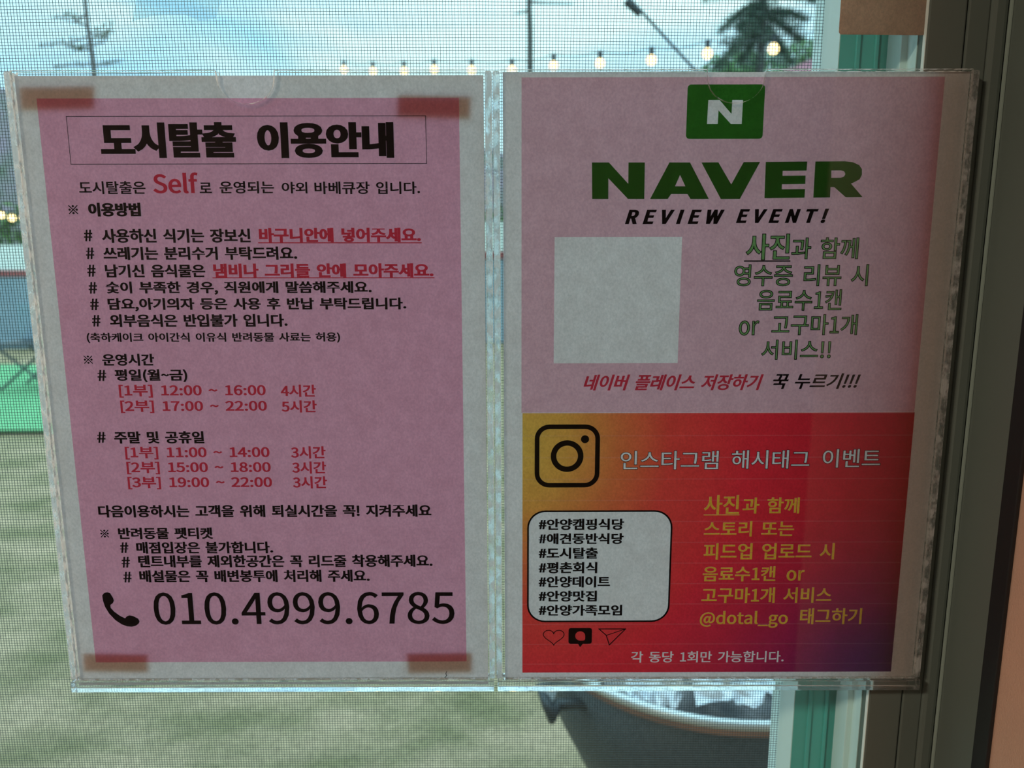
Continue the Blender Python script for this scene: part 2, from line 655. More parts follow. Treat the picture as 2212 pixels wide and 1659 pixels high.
nL = P(529, 180).x
nR = P(1591, 180).x
holder(-0.2200, -0.0003, nL, 'left clear acrylic sign holder, holding the pink sheet with the phone number')
holder(0.0003, 0.2200, nR, 'right clear acrylic sign holder, holding the sheet with green and red print')

# ------------------------------------------------------------------ printed sheets
YP = 0.0024


def Wp(px, py):
    p = P(px, py, YP)
    return (p.x, p.z)


def rect_w(x1, y1, x2, y2):
    xm, ym = (x1 + x2) / 2, (y1 + y2) / 2
    return Wp(x1, ym)[0], Wp(x2, ym)[0], Wp(xm, y2)[1], Wp(xm, y1)[1]      # X0, X1, Z0, Z1


def quad_rect(tl, tr, br, bl):
    a, b, c, d = (Wp(*q) for q in (tl, tr, br, bl))
    return (a[0] + d[0]) / 2, (b[0] + c[0]) / 2, (c[1] + d[1]) / 2, (a[1] + b[1]) / 2


def cjk_font():
    """the sans font that ships with Blender; without it the built-in font's own fallback draws the glyphs"""
    try:
        return bpy.data.fonts.load(os.path.join(bpy.utils.resource_path('LOCAL'), 'datafiles', 'fonts', 'Noto Sans CJK Regular.woff2'))
    except Exception:
        return None


FONT = cjk_font()


def inflate(vs, fs, d):
    cnt = {}
    for f in fs:
        for a, b in zip(f, f[1:] + f[:1]):
            k = (min(a, b), max(a, b))
            cnt.setdefault(k, []).append(f)
    nrm = {}
    for (a, b), ff in cnt.items():
        if len(ff) != 1:
            continue
        f = ff[0]
        cx, cz = sum(vs[i][0] for i in f) / len(f), sum(vs[i][1] for i in f) / len(f)
        dx, dz = vs[b][0] - vs[a][0], vs[b][1] - vs[a][1]
        L = math.hypot(dx, dz)
        if L < 1e-9:
            continue
        nx, nz_ = dz / L, -dx / L
        if (vs[a][0] - cx) * nx + (vs[a][1] - cz) * nz_ < 0:
            nx, nz_ = -nx, -nz_
        for i in (a, b):
            nrm.setdefault(i, []).append((nx, nz_))
    res = list(vs)
    for i, ns in nrm.items():
        sx, sz = sum(n[0] for n in ns), sum(n[1] for n in ns)
        L = math.hypot(sx, sz)
        if L < 1e-6:
            continue
        sx, sz = sx / L, sz / L
        c = max(0.6, sx * ns[0][0] + sz * ns[0][1])
        res[i] = (vs[i][0] + sx * d / c, vs[i][1] + sz * 0.55 * d / c)
    return res


def text_geo(body, rect, off=0.02, shear=0.0, space=1.7, track=1.0):
    """glyph outlines from Blender's built-in font, fitted to a rectangle of the sheet; returns (verts, faces)"""
    c = bpy.data.curves.new('lettering', 'FONT')
    c.body = body
    c.size = 1.0
    if FONT:
        c.font = FONT
    c.shear = shear
    c.space_word = space
    c.space_character = track
    c.resolution_u = 4
    o = bpy.data.objects.new('lettering', c)
    COL.objects.link(o)
    dg = bpy.context.evaluated_depsgraph_get()
    me = bpy.data.meshes.new_from_object(o.evaluated_get(dg))
    vs = [(v.co.x, v.co.y) for v in me.vertices]
    fs = [tuple(p.vertices) for p in me.polygons]
    bpy.data.objects.remove(o)
    bpy.data.curves.remove(c)
    bpy.data.meshes.remove(me)
    ax, bx = min(v[0] for v in vs), max(v[0] for v in vs)
    az, bz = min(v[1] for v in vs), max(v[1] for v in vs)
    X0, X1, Z0, Z1 = rect
    vs = [(X0 + (x - ax) / (bx - ax) * (X1 - X0), Z0 + (z - az) / (bz - az) * (Z1 - Z0)) for x, z in vs]
    if off > 0.001:
        # heavier weight: every outline pushed outwards by off (in ems), then fitted to the rectangle again
        em, ex = (Z1 - Z0) / (bz - az), (X1 - X0) / (bx - ax)
        d = off * 0.72 * math.sqrt(em * ex)
        vs = inflate(vs, fs, d)
        a0, a1 = min(v[0] for v in vs), max(v[0] for v in vs)
        b0, b1 = min(v[1] for v in vs), max(v[1] for v in vs)
        vs = [(X0 + (x - a0) / (a1 - a0) * (X1 - X0), Z0 + (z - b0) / (b1 - b0) * (Z1 - Z0)) for x, z in vs]
    return vs, fs


def bloops(vs, fs):
    cnt = {}
    for f in fs:
        for a, b in zip(f, f[1:] + f[:1]):
            k = (min(a, b), max(a, b))
            cnt[k] = cnt.get(k, 0) + 1
    adj = {}
    for (a, b), k in cnt.items():
        if k == 1:
            adj.setdefault(a, []).append(b)
            adj.setdefault(b, []).append(a)
    used = set()
    loops = []
    for s in adj:
        if s in used:
            continue
        lp = [s]
        used.add(s)
        cur = s
        while True:
            nx = [q for q in adj[cur] if q not in used]
            if not nx:
                break
            cur = nx[0]
            used.add(cur)
            lp.append(cur)
        if len(lp) > 2:
            loops.append([vs[i] for i in lp])
    return loops


def flat(name, vs, fs, mt, parent, y):
    me = bpy.data.meshes.new(name)
    me.from_pydata([(x, y, z) for x, z in vs], [], fs)
    me.materials.append(mt)
    o = bpy.data.objects.new(name, me)
    COL.objects.link(o)
    o.parent = parent
    o.matrix_parent_inverse = parent.matrix_basis.inverted()
    return o


def fill(loops):
    """fill nested closed outlines (even-odd) with Blender's 2D curve fill"""
    K = 100.0
    c = bpy.data.curves.new('fill', 'CURVE')
    c.dimensions = '2D'
    c.fill_mode = 'BOTH'
    for lp in loops:
        s = c.splines.new('POLY')
        s.points.add(len(lp) - 1)
        for q, (x, z) in zip(s.points, lp):
            q.co = (x * K, (z - 1.5) * K, 0, 1)
        s.use_cyclic_u = True
    o = bpy.data.objects.new('fill', c)
    COL.objects.link(o)
    dg = bpy.context.evaluated_depsgraph_get()
    me = bpy.data.meshes.new_from_object(o.evaluated_get(dg))
    vs = [(v.co.x / K, v.co.y / K + 1.5) for v in me.vertices]
    fs = [tuple(p.vertices) for p in me.polygons]
    bpy.data.objects.remove(o)
    bpy.data.curves.remove(c)
    bpy.data.meshes.remove(me)
    return vs, fs


def strokes(loops, w, closed=True):
    """thin printed lines of width w along outlines"""
    vs, fs = [], []
    for lp in loops:
        n = len(lp)
        rng = range(n if closed else n - 1)
        for i in rng:
            a, b = lp[i], lp[(i + 1) % n]
            dx, dz = b[0] - a[0], b[1] - a[1]
            L = math.hypot(dx, dz)
            if L < 1e-7:
                continue
            ux, uz = dx / L * w / 2, dz / L * w / 2
            k = len(vs)
            vs += [(a[0] - ux + uz, a[1] - uz - ux), (b[0] + ux + uz, b[1] + uz - ux),
                   (b[0] + ux - uz, b[1] + uz + ux), (a[0] - ux - uz, a[1] - uz + ux)]
            fs.append((k, k + 1, k + 2, k + 3))
    return vs, fs


def rrect(X0, X1, Z0, Z1, r, n=8):
    pts = []
    for cx, cz, a0 in ((X0 + r, Z0 + r, 180), (X1 - r, Z0 + r, 270), (X1 - r, Z1 - r, 0), (X0 + r, Z1 - r, 90)):
        for k in range(n + 1):
            a = math.radians(a0 + 90 * k / n)
            pts.append((cx + r * math.cos(a), cz + r * math.sin(a)))
    return pts


def circ(cx, cz, r, n=36, sx=1.0):
    return [(cx + r * sx * math.cos(2 * math.pi * k / n), cz + r * math.sin(2 * math.pi * k / n)) for k in range(n)]


def sheet_mesh(X0, X1, Z0, Z1):
    bm = bmesh.new()
    nx, nz_ = 10, 14
    g = [[bm.verts.new((X0 + (X1 - X0) * i / nx, YP + 0.00010 + 0.0001 * noise.noise(Vector((i * .5, j * .4, 3))),
                        Z0 + (Z1 - Z0) * j / nz_)) for j in range(nz_ + 1)] for i in range(nx + 1)]
    for i in range(nx):
        for j in range(nz_):
            bm.faces.new((g[i][j], g[i + 1][j], g[i + 1][j + 1], g[i][j + 1]))
    return bm


Y1, Y2, Y3 = YP - 0.0001, YP - 0.00018, YP - 0.00026

# ---- left sheet
X0, X1, Z0, Z1 = quad_rect((33, 163), (1045, 163), (1054, 1474), (172, 1476))
left = empty('notice_sheet', ((X0 + X1) / 2, YP, Z0), 'white paper sheet with a pink field, house rules, opening hours and phone number', 'notice')
smooth(obj('paper', sheet_mesh(X0, X1, Z0, Z1), M_PAPER, left))
X0, X1, Z0, Z1 = quad_rect((78, 212), (991, 212), (1008, 1428), (208, 1431))
o = flat('printed_field', [(X0, Z0), (X1, Z0), (X1, Z1), (X0, Z1)], [(0, 1, 2, 3)], M_PINK, left, Y1)
o['label'] = 'pink printed field'
# thin box round the title
R = quad_rect((144, 251), (920, 251), (921, 354), (153, 354))
vs, fs = strokes([[(R[0], R[2]), (R[1], R[2]), (R[1], R[3]), (R[0], R[3])]], 0.00026)
flat('title_box', vs, fs, M_BLACK, left, Y2)


def put(parent, body, x1, y1, x2, y2, mt=None, off=0.022, **kw):
    vs, fs = text_geo(body, rect_w(x1, y1, x2, y2), off, **kw)
    return flat('lettering', vs, fs, mt or M_BLACK, parent, Y2)


def A(x, y):          # crop coordinates of the upper half of the left sheet
    return 120 + x / 2.4043, 230 + y / 2.4043


def B(x, y):
    return 120 + x / 2.4043, 740 + y / 2.4043


def D(x, y):
    return 1120 + x / 2.4578, 480 + y / 2.4578


def E(x, y):
    return 1120 + x / 2.4578, 870 + y / 2.4578


T = 0.013
left_lines = [
    (A, '도시탈출', 232, 82, 938, 268, 0, 0.030), (A, '이용안내', 1047, 82, 1757, 268, 0, 0.030),
    (A, '도시탈출은', 122, 388, 468, 455, 0, T), (A, 'Self', 505, 343, 742, 452, 1, 0.014), (A, '로', 748, 395, 812, 450, 0, T),
    (A, '운영되는', 852, 388, 1135, 452, 0, T), (A, '야외', 1175, 392, 1308, 452, 0, T), (A, '바베큐장', 1345, 390, 1632, 455, 0, T),
    (A, '입니다.', 1665, 390, 1893, 455, 0, T),
    (A, '※', 67, 512, 118, 560, 0, 0.012), (A, '이용방법', 170, 500, 443, 572, 0, 0.03),
    (A, '#', 148, 640, 193, 700, 0, 0.012), (A, '사용하신 식기는 장보신', 240, 635, 1013, 708, 0, 0.021),
    (A, '바구니안에 넣어주세요.', 1057, 630, 1897, 705, 1, 0.026),
    (A, '#', 158, 733, 203, 793, 0, 0.012), (A, '쓰레기는 분리수거 부탁드려요.', 248, 728, 1255, 797, 0, 0.021),
    (A, '#', 165, 822, 210, 884, 0, 0.012), (A, '남기신 음식물은', 258, 820, 778, 888, 0, 0.021),
    (A, '냄비나 그리들 안에 모아주세요.', 820, 815, 1963, 888, 1, 0.026),
    (A, '#', 172, 912, 217, 972, 0, 0.012), (A, '숯이 부족한 경우, 직원에게 말씀해주세요.', 262, 908, 1642, 978, 0, 0.021),
    (A, '#', 180, 998, 226, 1058, 0, 0.012), (A, '담요,아기의자 등은 사용 후 반납 부탁드립니다.', 272, 993, 1822, 1063, 0, 0.021),
    (A, '#', 190, 1083, 235, 1143, 0, 0.012), (A, '외부음식은 반입불가 입니다.', 282, 1078, 1205, 1145, 0, 0.021),
    (A, '(축하케이크 아이간식 이유식 반려동물 사료는 허용)', 163, 1174, 1478, 1228, 0, 0.017),
    (B, '※', 147, 67, 194, 110, 0, 0.012), (B, '운영시간', 243, 58, 513, 120, 0, 0.021),
    (B, '#', 218, 142, 265, 199, 0, 0.012), (B, '평일(월~금)', 308, 138, 685, 206, 0, 0.021),
    (B, '[1부] 12:00 ~ 16:00', 330, 218, 1092, 285, 1, 0.017), (B, '4시간', 1170, 218, 1353, 282, 1, 0.017),
    (B, '[2부] 17:00 ~ 22:00', 338, 300, 1098, 365, 1, 0.017), (B, '5시간', 1173, 300, 1357, 363, 1, 0.017),
    (B, '#', 216, 464, 262, 520, 0, 0.012), (B, '주말 및 공휴일', 305, 460, 772, 524, 0, 0.021),
    (B, '[1부] 11:00 ~ 14:00', 362, 540, 1112, 606, 1, 0.017), (B, '3시간', 1222, 538, 1403, 602, 1, 0.017),
    (B, '[2부] 15:00 ~ 18:00', 370, 618, 1118, 683, 1, 0.017), (B, '3시간', 1228, 617, 1406, 680, 1, 0.017),
    (B, '[3부] 19:00 ~ 22:00', 376, 696, 1125, 761, 1, 0.017), (B, '3시간', 1232, 694, 1411, 757, 1, 0.017),
    (B, '다음이용하시는 고객을 위해 퇴실시간을 꼭! 지켜주세요', 222, 842, 1952, 906, 0, 0.021),
    (B, '※', 233, 971, 278, 1012, 0, 0.012), (B, '반려동물 펫티켓', 326, 960, 818, 1020, 0, 0.021),
    (B, '#', 335, 1037, 380, 1092, 0, 0.012), (B, '매점입장은 불가합니다.', 420, 1033, 1130, 1095, 0, 0.021),
    (B, '#', 343, 1112, 388, 1168, 0, 0.012), (B, '텐트내부를 제외한공간은 꼭 리드줄 착용해주세요.', 430, 1102, 1958, 1166, 0, 0.021),
    (B, '#', 352, 1190, 397, 1245, 0, 0.012), (B, '배설물은 꼭 배변봉투에 처리해 주세요.', 436, 1180, 1632, 1243, 0, 0.021),
    (B, '010.4999.6785', 510, 1295, 2072, 1463, 0, 0.005),
]
for fn, body, x1, y1, x2, y2, red, off in left_lines:
    a, b = fn(x1, y1), fn(x2, y2)
    put(left, body, a[0], a[1], b[0], b[1], M_RED if red else M_BLACK, off)
for x1, x2, y in ((1055, 1900, 708), (818, 1966, 890)):
    a, b = Wp(*A(x1, y)), Wp(*A(x2, y))
    vs, fs = strokes([[a, b]], 0.00045, False)
    flat('underline', vs, fs, M_RED, left, Y2)
ph = [(243, 1312), (254, 1299), (270, 1296), (284, 1300), (300, 1326), (304, 1340), (299, 1352), (286, 1362), (287, 1376), (305, 1396),
      (335, 1418), (362, 1431), (371, 1421), (384, 1416), (403, 1419), (430, 1433), (437, 1446), (434, 1457), (420, 1469),
      (398, 1475), (372, 1473), (345, 1463), (312, 1441), (280, 1408), (258, 1372), (247, 1340)]
vs, fs = fill([[Wp(*B(x, y)) for x, y in ph]])
flat('phone_symbol', vs, fs, M_BLACK, left, Y2)
# small fibre on the sheet
vs, fs = strokes([[Wp(965, 1450), Wp(963, 1455), Wp(965, 1459), Wp(961, 1463)]], 0.0003, False)
flat('speck', vs, fs, M_BLACK, left, Y2)

# ---- right sheet
X0, X1, Z0, Z1 = quad_rect((1088, 157), (2100, 154), (1966, 1468), (1089, 1470))
right = empty('event_sheet', ((X0 + X1) / 2, YP, Z0), 'white paper sheet printed with a green badge above and a yellow to purple field below', 'notice')
smooth(obj('paper', sheet_mesh(X0, X1, Z0, Z1), M_PAPER, right))

NPOLY = [(0, 0), (0, 1), (.32, 1), (.69, .42), (.69, 1), (1, 1), (1, 0), (.69, 0), (.31, .57), (.31, 0)]
LET = {
    'N': [NPOLY],
    'A': [[(0, 0), (.33, 1), (.68, 1), (1, 0), (.69, 0), (.635, .14), (.36, .14), (.30, 0)], [(.425, .35), (.60, .35), (.51, .66)]],
    'V': [[(0, 1), (.29, 1), (.51, .40), (.72, 1), (1, 1), (.66, 0), (.33, 0)]],
    'E': [[(0, 0), (.01, 1), (1, 1), (.99, .75), (.42, .75), (.42, .615), (.97, .615), (.97, .38), (.41, .38), (.41, .24), (.97, .24), (.96, 0)]],
    'R': [[(0, 0), (.02, 1), (.62, 1), (.80, .97), (.93, .89), (.985, .78), (.985, .62), (.94, .50), (.80, .40), (.76, .385), (1, 0),
           (.66, 0), (.42, .29), (.345, .29), (.34, 0)],
          [(.355, .75), (.55, .75), (.62, .72), (.645, .65), (.62, .58), (.55, .545), (.355, .545)]],
}


def letter(ch, q):
    """q = tl, tr, br, bl in pixels"""
    tl, tr, br, bl = [Wp(*c) for c in q]
    res = []
    for lp in LET[ch]:
        r = []
        for u, v in lp:
            bx_, bz_ = bl[0] + (br[0] - bl[0]) * u, bl[1] + (br[1] - bl[1]) * u
            tx_, tz_ = tl[0] + (tr[0] - tl[0]) * u, tl[1] + (tr[1] - tl[1]) * u
            r.append((bx_ + (tx_ - bx_) * v, bz_ + (tz_ - bz_) * v))
        res.append(r)
    return res


# upper pink field with blank windows for the badge and the square label
X0, X1, Z0, Z1 = quad_rect((1126, 168), (2041, 165), (1975, 889), (1127, 892))
PX0, PX1, PZS = X0, X1, Z0
Rb = quad_rect((1486, 183), (1653, 182), (1647, 300), (1481, 300))
badge = rrect(Rb[0], Rb[1], Rb[2], Rb[3], 0.0016, 5)
Rq = quad_rect((1198, 512), (1474, 512), (1463, 785), (1196, 784))
sq = [(Rq[0], Rq[2]), (Rq[1], Rq[2]), (Rq[1], Rq[3]), (Rq[0], Rq[3])]
vs, fs = fill([[(X0, Z0), (X1, Z0), (X1, Z1), (X0, Z1)], badge, sq])
o = flat('printed_field', vs, fs, M_PINK2, right, Y1)
o['label'] = 'pale pink printed field'
vs, fs = fill([badge] + letter('N', ((1530, 216), (1605, 216), (1602, 268), (1527, 268))))
o = flat('green_badge', vs, fs, M_GREEN, right, Y1)
for ch, q in (('N', ((1278.6, 351), (1393, 351), (1391.5, 430), (1279, 430))), ('A', ((1404, 351), (1531, 351), (1531, 430), (1404, 430))),
              ('V', ((1515, 351), (1641.6, 350), (1640, 430), (1516, 430))), ('E', ((1653, 350), (1743.5, 349), (1741, 427), (1651, 428))),
              ('R', ((1759, 349), (1863, 348), (1863, 426), (1756.5, 427)))):
    vs, fs = fill(letter(ch, q))
    flat('logo_letter', vs, fs, M_GREEN, right, Y2)
put(right, 'REVIEW', 1350, 453, 1565, 484, M_BLACK, 0.030, shear=0.28, track=1.25)
put(right, 'EVENT!', 1590, 451, 1790, 482, M_BLACK, 0.030, shear=0.28, track=1.25)


def outlined(body, fn, x1, y1, x2, y2, off=0.0, mt=None, w=0.00042, **kw):
    a, b = fn(x1, y1), fn(x2, y2)
    vs, fs = text_geo(body, rect_w(a[0], a[1], b[0], b[1]), off, **kw)
    if mt:
        flat('lettering', vs, fs, mt, right, Y2)
    lp = bloops(vs, fs)
    vs2, fs2 = strokes(lp, w)
    flat('letter_outline', vs2, fs2, M_BLACK, right, Y3)
    return lp


for body, x1, y1, x2, y2, off in (('사진', 1208, 62, 1440, 200, 0.012), ('과 함께', 1450, 82, 1803, 195, 0.006),
                                  ('영수증 리뷰 시', 1145, 225, 1855, 338, 0.004), ('음료수1캔', 1268, 358, 1715, 468, 0.004),
                                  ('or', 1170, 523, 1275, 600, 0.004), ('고구마1개', 1345, 490, 1798, 598, 0.004),
                                  ('서비스!!', 1290, 625, 1657, 728, 0.004)):
    outlined(body, D, x1, y1, x2, y2, off, M_LEAFG, 0.00034)
vs, fs = strokes([[Wp(*D(1200, 206)), Wp(*D(1440, 206))]], 0.0006, False)
flat('underline', vs, fs, M_BLACK, right, Y2)
a, b = D(345, 808), D(1300, 892)
put(right, '네이버 플레이스 저장하기', a[0], a[1], b[0], b[1], M_RED, 0.016, shear=0.30)
a, b = D(1350, 802), D(1815, 885)
put(right, '꾹 누르기!!!', a[0], a[1], b[0], b[1], M_BLACK, 0.014, shear=0.30)

# lower gradient field, blank where the paper shows through
Xa, Xb, Za, Zb = quad_rect((1128, 893), (1975, 890), (1925, 1449), (1129, 1454))
holes = []
a, b = E(540, 252), E(1062, 352)
for body, x1, y1, x2, y2 in (('인스타그램', 540, 254, 1062, 354), ('해시태그', 1130, 250, 1546, 350), ('이벤트', 1613, 244, 1922, 344)):
    holes += outlined(body, E, x1, y1, x2, y2, 0.010, None, 0.00024)
yel = []
for body, x1, y1, x2, y2, off in (('사진', 985, 490, 1172, 592, 0.016), ('과 함께', 1190, 502, 1492, 588, 0.014),
                                  ('스토리 또는', 985, 628, 1463, 710, 0.014), ('피드업 업로드 시', 983, 745, 1677, 832, 0.014),
                                  ('음료수1캔', 978, 868, 1365, 948, 0.014), ('or', 1423, 888, 1518, 945, 0.014),
                                  ('고구마1개 서비스', 972, 980, 1662, 1062, 0.014),
                                  ('@dotal_go', 962, 1105, 1430, 1195, 0.010), ('태그하기', 1495, 1090, 1822, 1175, 0.014)):
    a, b = E(x1, y1), E(x2, y2)
    vs, fs = text_geo(body, rect_w(a[0], a[1], b[0], b[1]), 0.011)
    flat('lettering', vs, fs, M_YELLOW, right, Y2)
    holes += bloops(vs, fs)
a, b = Wp(*E(983, 598)), Wp(*E(1173, 596))
ul = [(a[0], a[1]), (b[0], a[1]), (b[0], a[1] + 0.0005), (a[0], a[1] + 0.0005)]
flat('underline', ul, [(0, 1, 2, 3)], M_YELLOW, right, Y2)
holes.append(ul)
a, b = E(597, 1318), E(1408, 1378)
vs, fs = text_geo('각 동당 1회만 가능합니다.', rect_w(a[0], a[1], b[0], b[1]), 0.008)
holes += bloops(vs, fs)
Rw = quad_rect((1137, 1100), (1454, 1102), (1447, 1345), (1138, 1344))
wb = rrect(Rw[0] + 0.0007, Rw[1] - 0.0007, Rw[2] + 0.0007, Rw[3] - 0.0007, 0.0088)
holes.append(wb)
vs, fs = fill([[(Xa, Za), (Xb, Za), (Xb, Zb), (Xa, Zb)]] + holes)
o = flat('gradient_field', vs, fs, M_GRAD, right, Y1)
o['label'] = 'yellow to red to purple printed field'
vs, fs = strokes([wb], 0.00085)
flat('hashtag_box', vs, fs, M_BLACK, right, Y2)
for body, x1, y1, x2, y2 in (('#안양캠핑식당', 107, 615, 560, 675), ('#애견동반식당', 107, 692, 558, 750), ('#도시탈출', 107, 768, 422, 828),
                             ('#평촌회식', 107, 845, 418, 905), ('#안양데이트', 107, 920, 486, 980), ('#안양맛집', 107, 997, 416, 1055),
                             ('#안양가족모임', 107, 1072, 550, 1130)):
    a, b = E(x1, y1), E(x2, y2)
    put(right, body, a[0], a[1], b[0], b[1], M_BLACK, 0.021)
# camera symbol
Rc = quad_rect(E(85, 115), E(432, 115), E(430, 449), E(87, 449))
t_ = 0.0023
vs, fs = fill([rrect(Rc[0], Rc[1], Rc[2], Rc[3], 0.0072), rrect(Rc[0] + t_, Rc[1] - t_, Rc[2] + t_, Rc[3] - t_, 0.0050)])
flat('camera_symbol', vs, fs, M_BLACK, right, Y2)
cx_, cz_ = Wp(*E(258, 283))
ru = Wp(*E(345, 283))[0] - cx_
vs, fs = fill([circ(cx_, cz_, ru), circ(cx_, cz_, ru * 0.66)])
flat('camera_symbol', vs, fs, M_BLACK, right, Y2)
cx_, cz_ = Wp(*E(353, 193))
vs, fs = fill([circ(cx_, cz_, ru * 0.25, 20)])
flat('camera_symbol', vs, fs, M_BLACK, right, Y2)
# heart, comment and paper plane
hp = []
for k in range(40):
    a = 2 * math.pi * k / 40
    hx = 16 * math.sin(a) ** 3
    hz = 13 * math.cos(a) - 5 * math.cos(2 * a) - 2 * math.cos(3 * a) - math.cos(4 * a)
    hp.append(Wp(*E(187 + hx * 3.45, 1240 - hz * 2.75)))
vs, fs = strokes([hp], 0.00040)
flat('heart_symbol', vs, fs, M_BLACK, right, Y2)
R = quad_rect(E(265, 1196), E(390, 1194), E(389, 1278), E(266, 1280))
xc = (R[0] + R[1]) / 2
tail = [Wp(*E(315, 1277)), Wp(*E(327, 1297)), Wp(*E(343, 1277))]
zc = (R[2] + R[3]) / 2
rr = Wp(*E(354, 1240))[0] - xc
hole = circ(xc, zc, rr, 24)
hole = [(x, z) if not (x > xc and z < zc) else (min(xc + rr, xc + (x - xc) * 1.25), max(zc - rr, zc + (z - zc) * 1.25)) for x, z in hole]
vs, fs = fill([rrect(R[0], R[1], R[2], R[3], 0.0012, 4), hole])
k = len(vs)
vs = list(vs) + tail
fs = list(fs) + [(k, k + 1, k + 2)]
flat('comment_symbol', vs, fs, M_BLACK, right, Y2)
pl = [Wp(*E(x, y)) for x, y in ((427, 1200), (568, 1200), (482, 1285), (466, 1234))]
vs, fs = strokes([pl], 0.0005)
v2, f2 = strokes([[pl[3], pl[1]]], 0.0004, False)
fs = fs + [tuple(i + len(vs) for i in f) for f in f2]
vs = vs + v2
flat('plane_symbol', vs, fs, M_BLACK, right, Y2)
# white footer line and white title: blank paper inside the field (already cut)

# ------------------------------------------------------------------ tape and sticker
for q, lab in ((((45, 186), (208, 184), (207, 232), (50, 236)), 'brown tape strip behind the pink notice, at its top left corner'),
               (((860, 203), (1018, 206), (1016, 254), (858, 250)), 'brown tape strip behind the pink notice, at its top right corner'),
               (((182, 1406), (322, 1408), (322, 1446), (184, 1444)), 'brown tape strip behind the pink notice, at its bottom left corner'),
               (((878, 1406), (1020, 1404), (1020, 1446), (882, 1448)), 'brown tape strip behind the pink notice, at its bottom right corner')):
    pts = [P(px, py, 0.0039) for px, py in q]
    bm = bmesh.new()
    f = bm.faces.new([bm.verts.new(p) for p in pts])
    r = bmesh.ops.extrude_face_region(bm, geom=[f])
    for v in [g for g in r['geom'] if isinstance(g, bmesh.types.BMVert)]:
        v.co.y = 0.0044
    bmesh.ops.recalc_face_normals(bm, faces=bm.faces)
    o = obj('tape_strip', bm, M_TAPE)
    tag(o, lab, 'tape', 'tape strips behind the pink notice')

a = P(1812, 74, 0.0096)
b = P(1999, 71, 0.0096)
lp = rrect(a.x, b.x, a.z, a.z + 0.045, 0.0014, 5)
bm = prism_xz([(x, z - (x - a.x) * 0.012) for x, z in lp], 0.0093, 0.0099)
o = obj('kraft_sticker', bm, [M_KRAFT, M_KRAFT])
tag(o, 'blank brown kraft sticker with rounded corners above the right notice', 'sticker')

M_FILM = m_clear('hazy_film', (0.80, 0.86, 0.86), 1.0, 0.3)


def m_haze():
    mm, t, o = mat('adhesive_haze')
    tr = N(t, 'BsdfTransparent', Color=(0.93, 0.95, 0.95, 1))
    tl = N(t, 'BsdfTranslucent', Color=(0.72, 0.85, 0.86, 1))
    mx = N(t, 'MixShader')
    mx.inputs[0].default_value = 0.16
    t.links.new(tr.outputs[0], mx.inputs[1])
    t.links.new(tl.outputs[0], mx.inputs[2])
    t.links.new(mx.outputs[0], o.inputs[0])
    return mm


pts = [P(px, py, 0.0097) for px, py in ((300, -40), (470, -40), (478, 0), (466, 40), (430, 44), (395, 30), (330, 34), (285, 46), (292, 12))]
bm = prism_xz([(p.x, p.z) for p in pts], 0.0095, 0.0099)
o = obj('adhesive_residue', bm, [m_haze(), m_haze()])
tag(o, 'hazy strip of old clear tape residue on the window glass at the upper left', 'tape residue')

# ------------------------------------------------------------------ outside: ground, hill
M_LAWN = None
mm, t, o_ = mat('patchy_lawn')
p = N(t, 'BsdfPrincipled', Roughness=0.95)
p.inputs['Specular IOR Level'].default_value = 0.1
c1, n1 = noisy(t, 2.6, (0.245, 0.205, 0.105), (0.50, 0.355, 0.225), 0.34, 0.66, 6.0, vec=(1.0, 1.6, 1.0))
c2, n2 = noisy(t, 60.0, (0.65, 0.65, 0.65), (1.1, 1.1, 1.1), 0.3, 0.7, 5.0)
mu = N(t, 'MixRGB', blend_type='MULTIPLY')
mu.inputs[0].default_value = 1.0
t.links.new(c1, mu.inputs[1])
t.links.new(c2, mu.inputs[2])
t.links.new(mu.outputs[0], p.inputs['Base Color'])
t.links.new(p.outputs[0], o_.inputs[0])
M_LAWN = mm
bm = bmesh.new()
g = []
for i in range(61):
    g.append([])
    for j in range(61):
        x, y = -30 + i, 0.1 + j ** 1.6 * 0.085
        zz = 0.02 * noise.noise(Vector((x * 0.9, y * 0.9, 0))) - 0.01
        g[-1].append(bm.verts.new((x, y, zz)))
for i in range(60):
    for j in range(60):
        bm.faces.new((g[i][j], g[i + 1][j], g[i + 1][j + 1], g[i][j + 1]))
smooth(obj('ground', bm, M_LAWN, kind='structure'))

M_HILL = m_solid('wooded_hillside', (0.30, 0.21, 0.26), (0.13, 0.15, 0.11), 0.55, 1.0, spec=0.0)
bm = bmesh.new()
g = []
for i in range(121):
    g.append([])
    x = -75 + i * 1.25
    top = 12.3 + 4.0 * noise.noise(Vector((x * 0.045, 0, 2))) + 0.9 * noise.noise(Vector((x * 0.5, 0, 8)))
    top -= max(0, min(1, (x + 26) / 26)) * 4.0
    for j in range(13):
        tt = j / 12
        y = 44 + 18 * tt
        zz = top * math.sin(tt * math.pi / 2) + 0.5 * noise.noise(Vector((x * 0.8, y * 0.8, 1))) * tt
        g[-1].append(bm.verts.new((x, y, zz)))
    g[-1].append(bm.verts.new((x, 66, 0)))
for i in range(120):
    for j in range(13):
        bm.faces.new((g[i][j], g[i + 1][j], g[i + 1][j + 1], g[i][j + 1]))
obj('hill', bm, M_HILL, kind='structure')

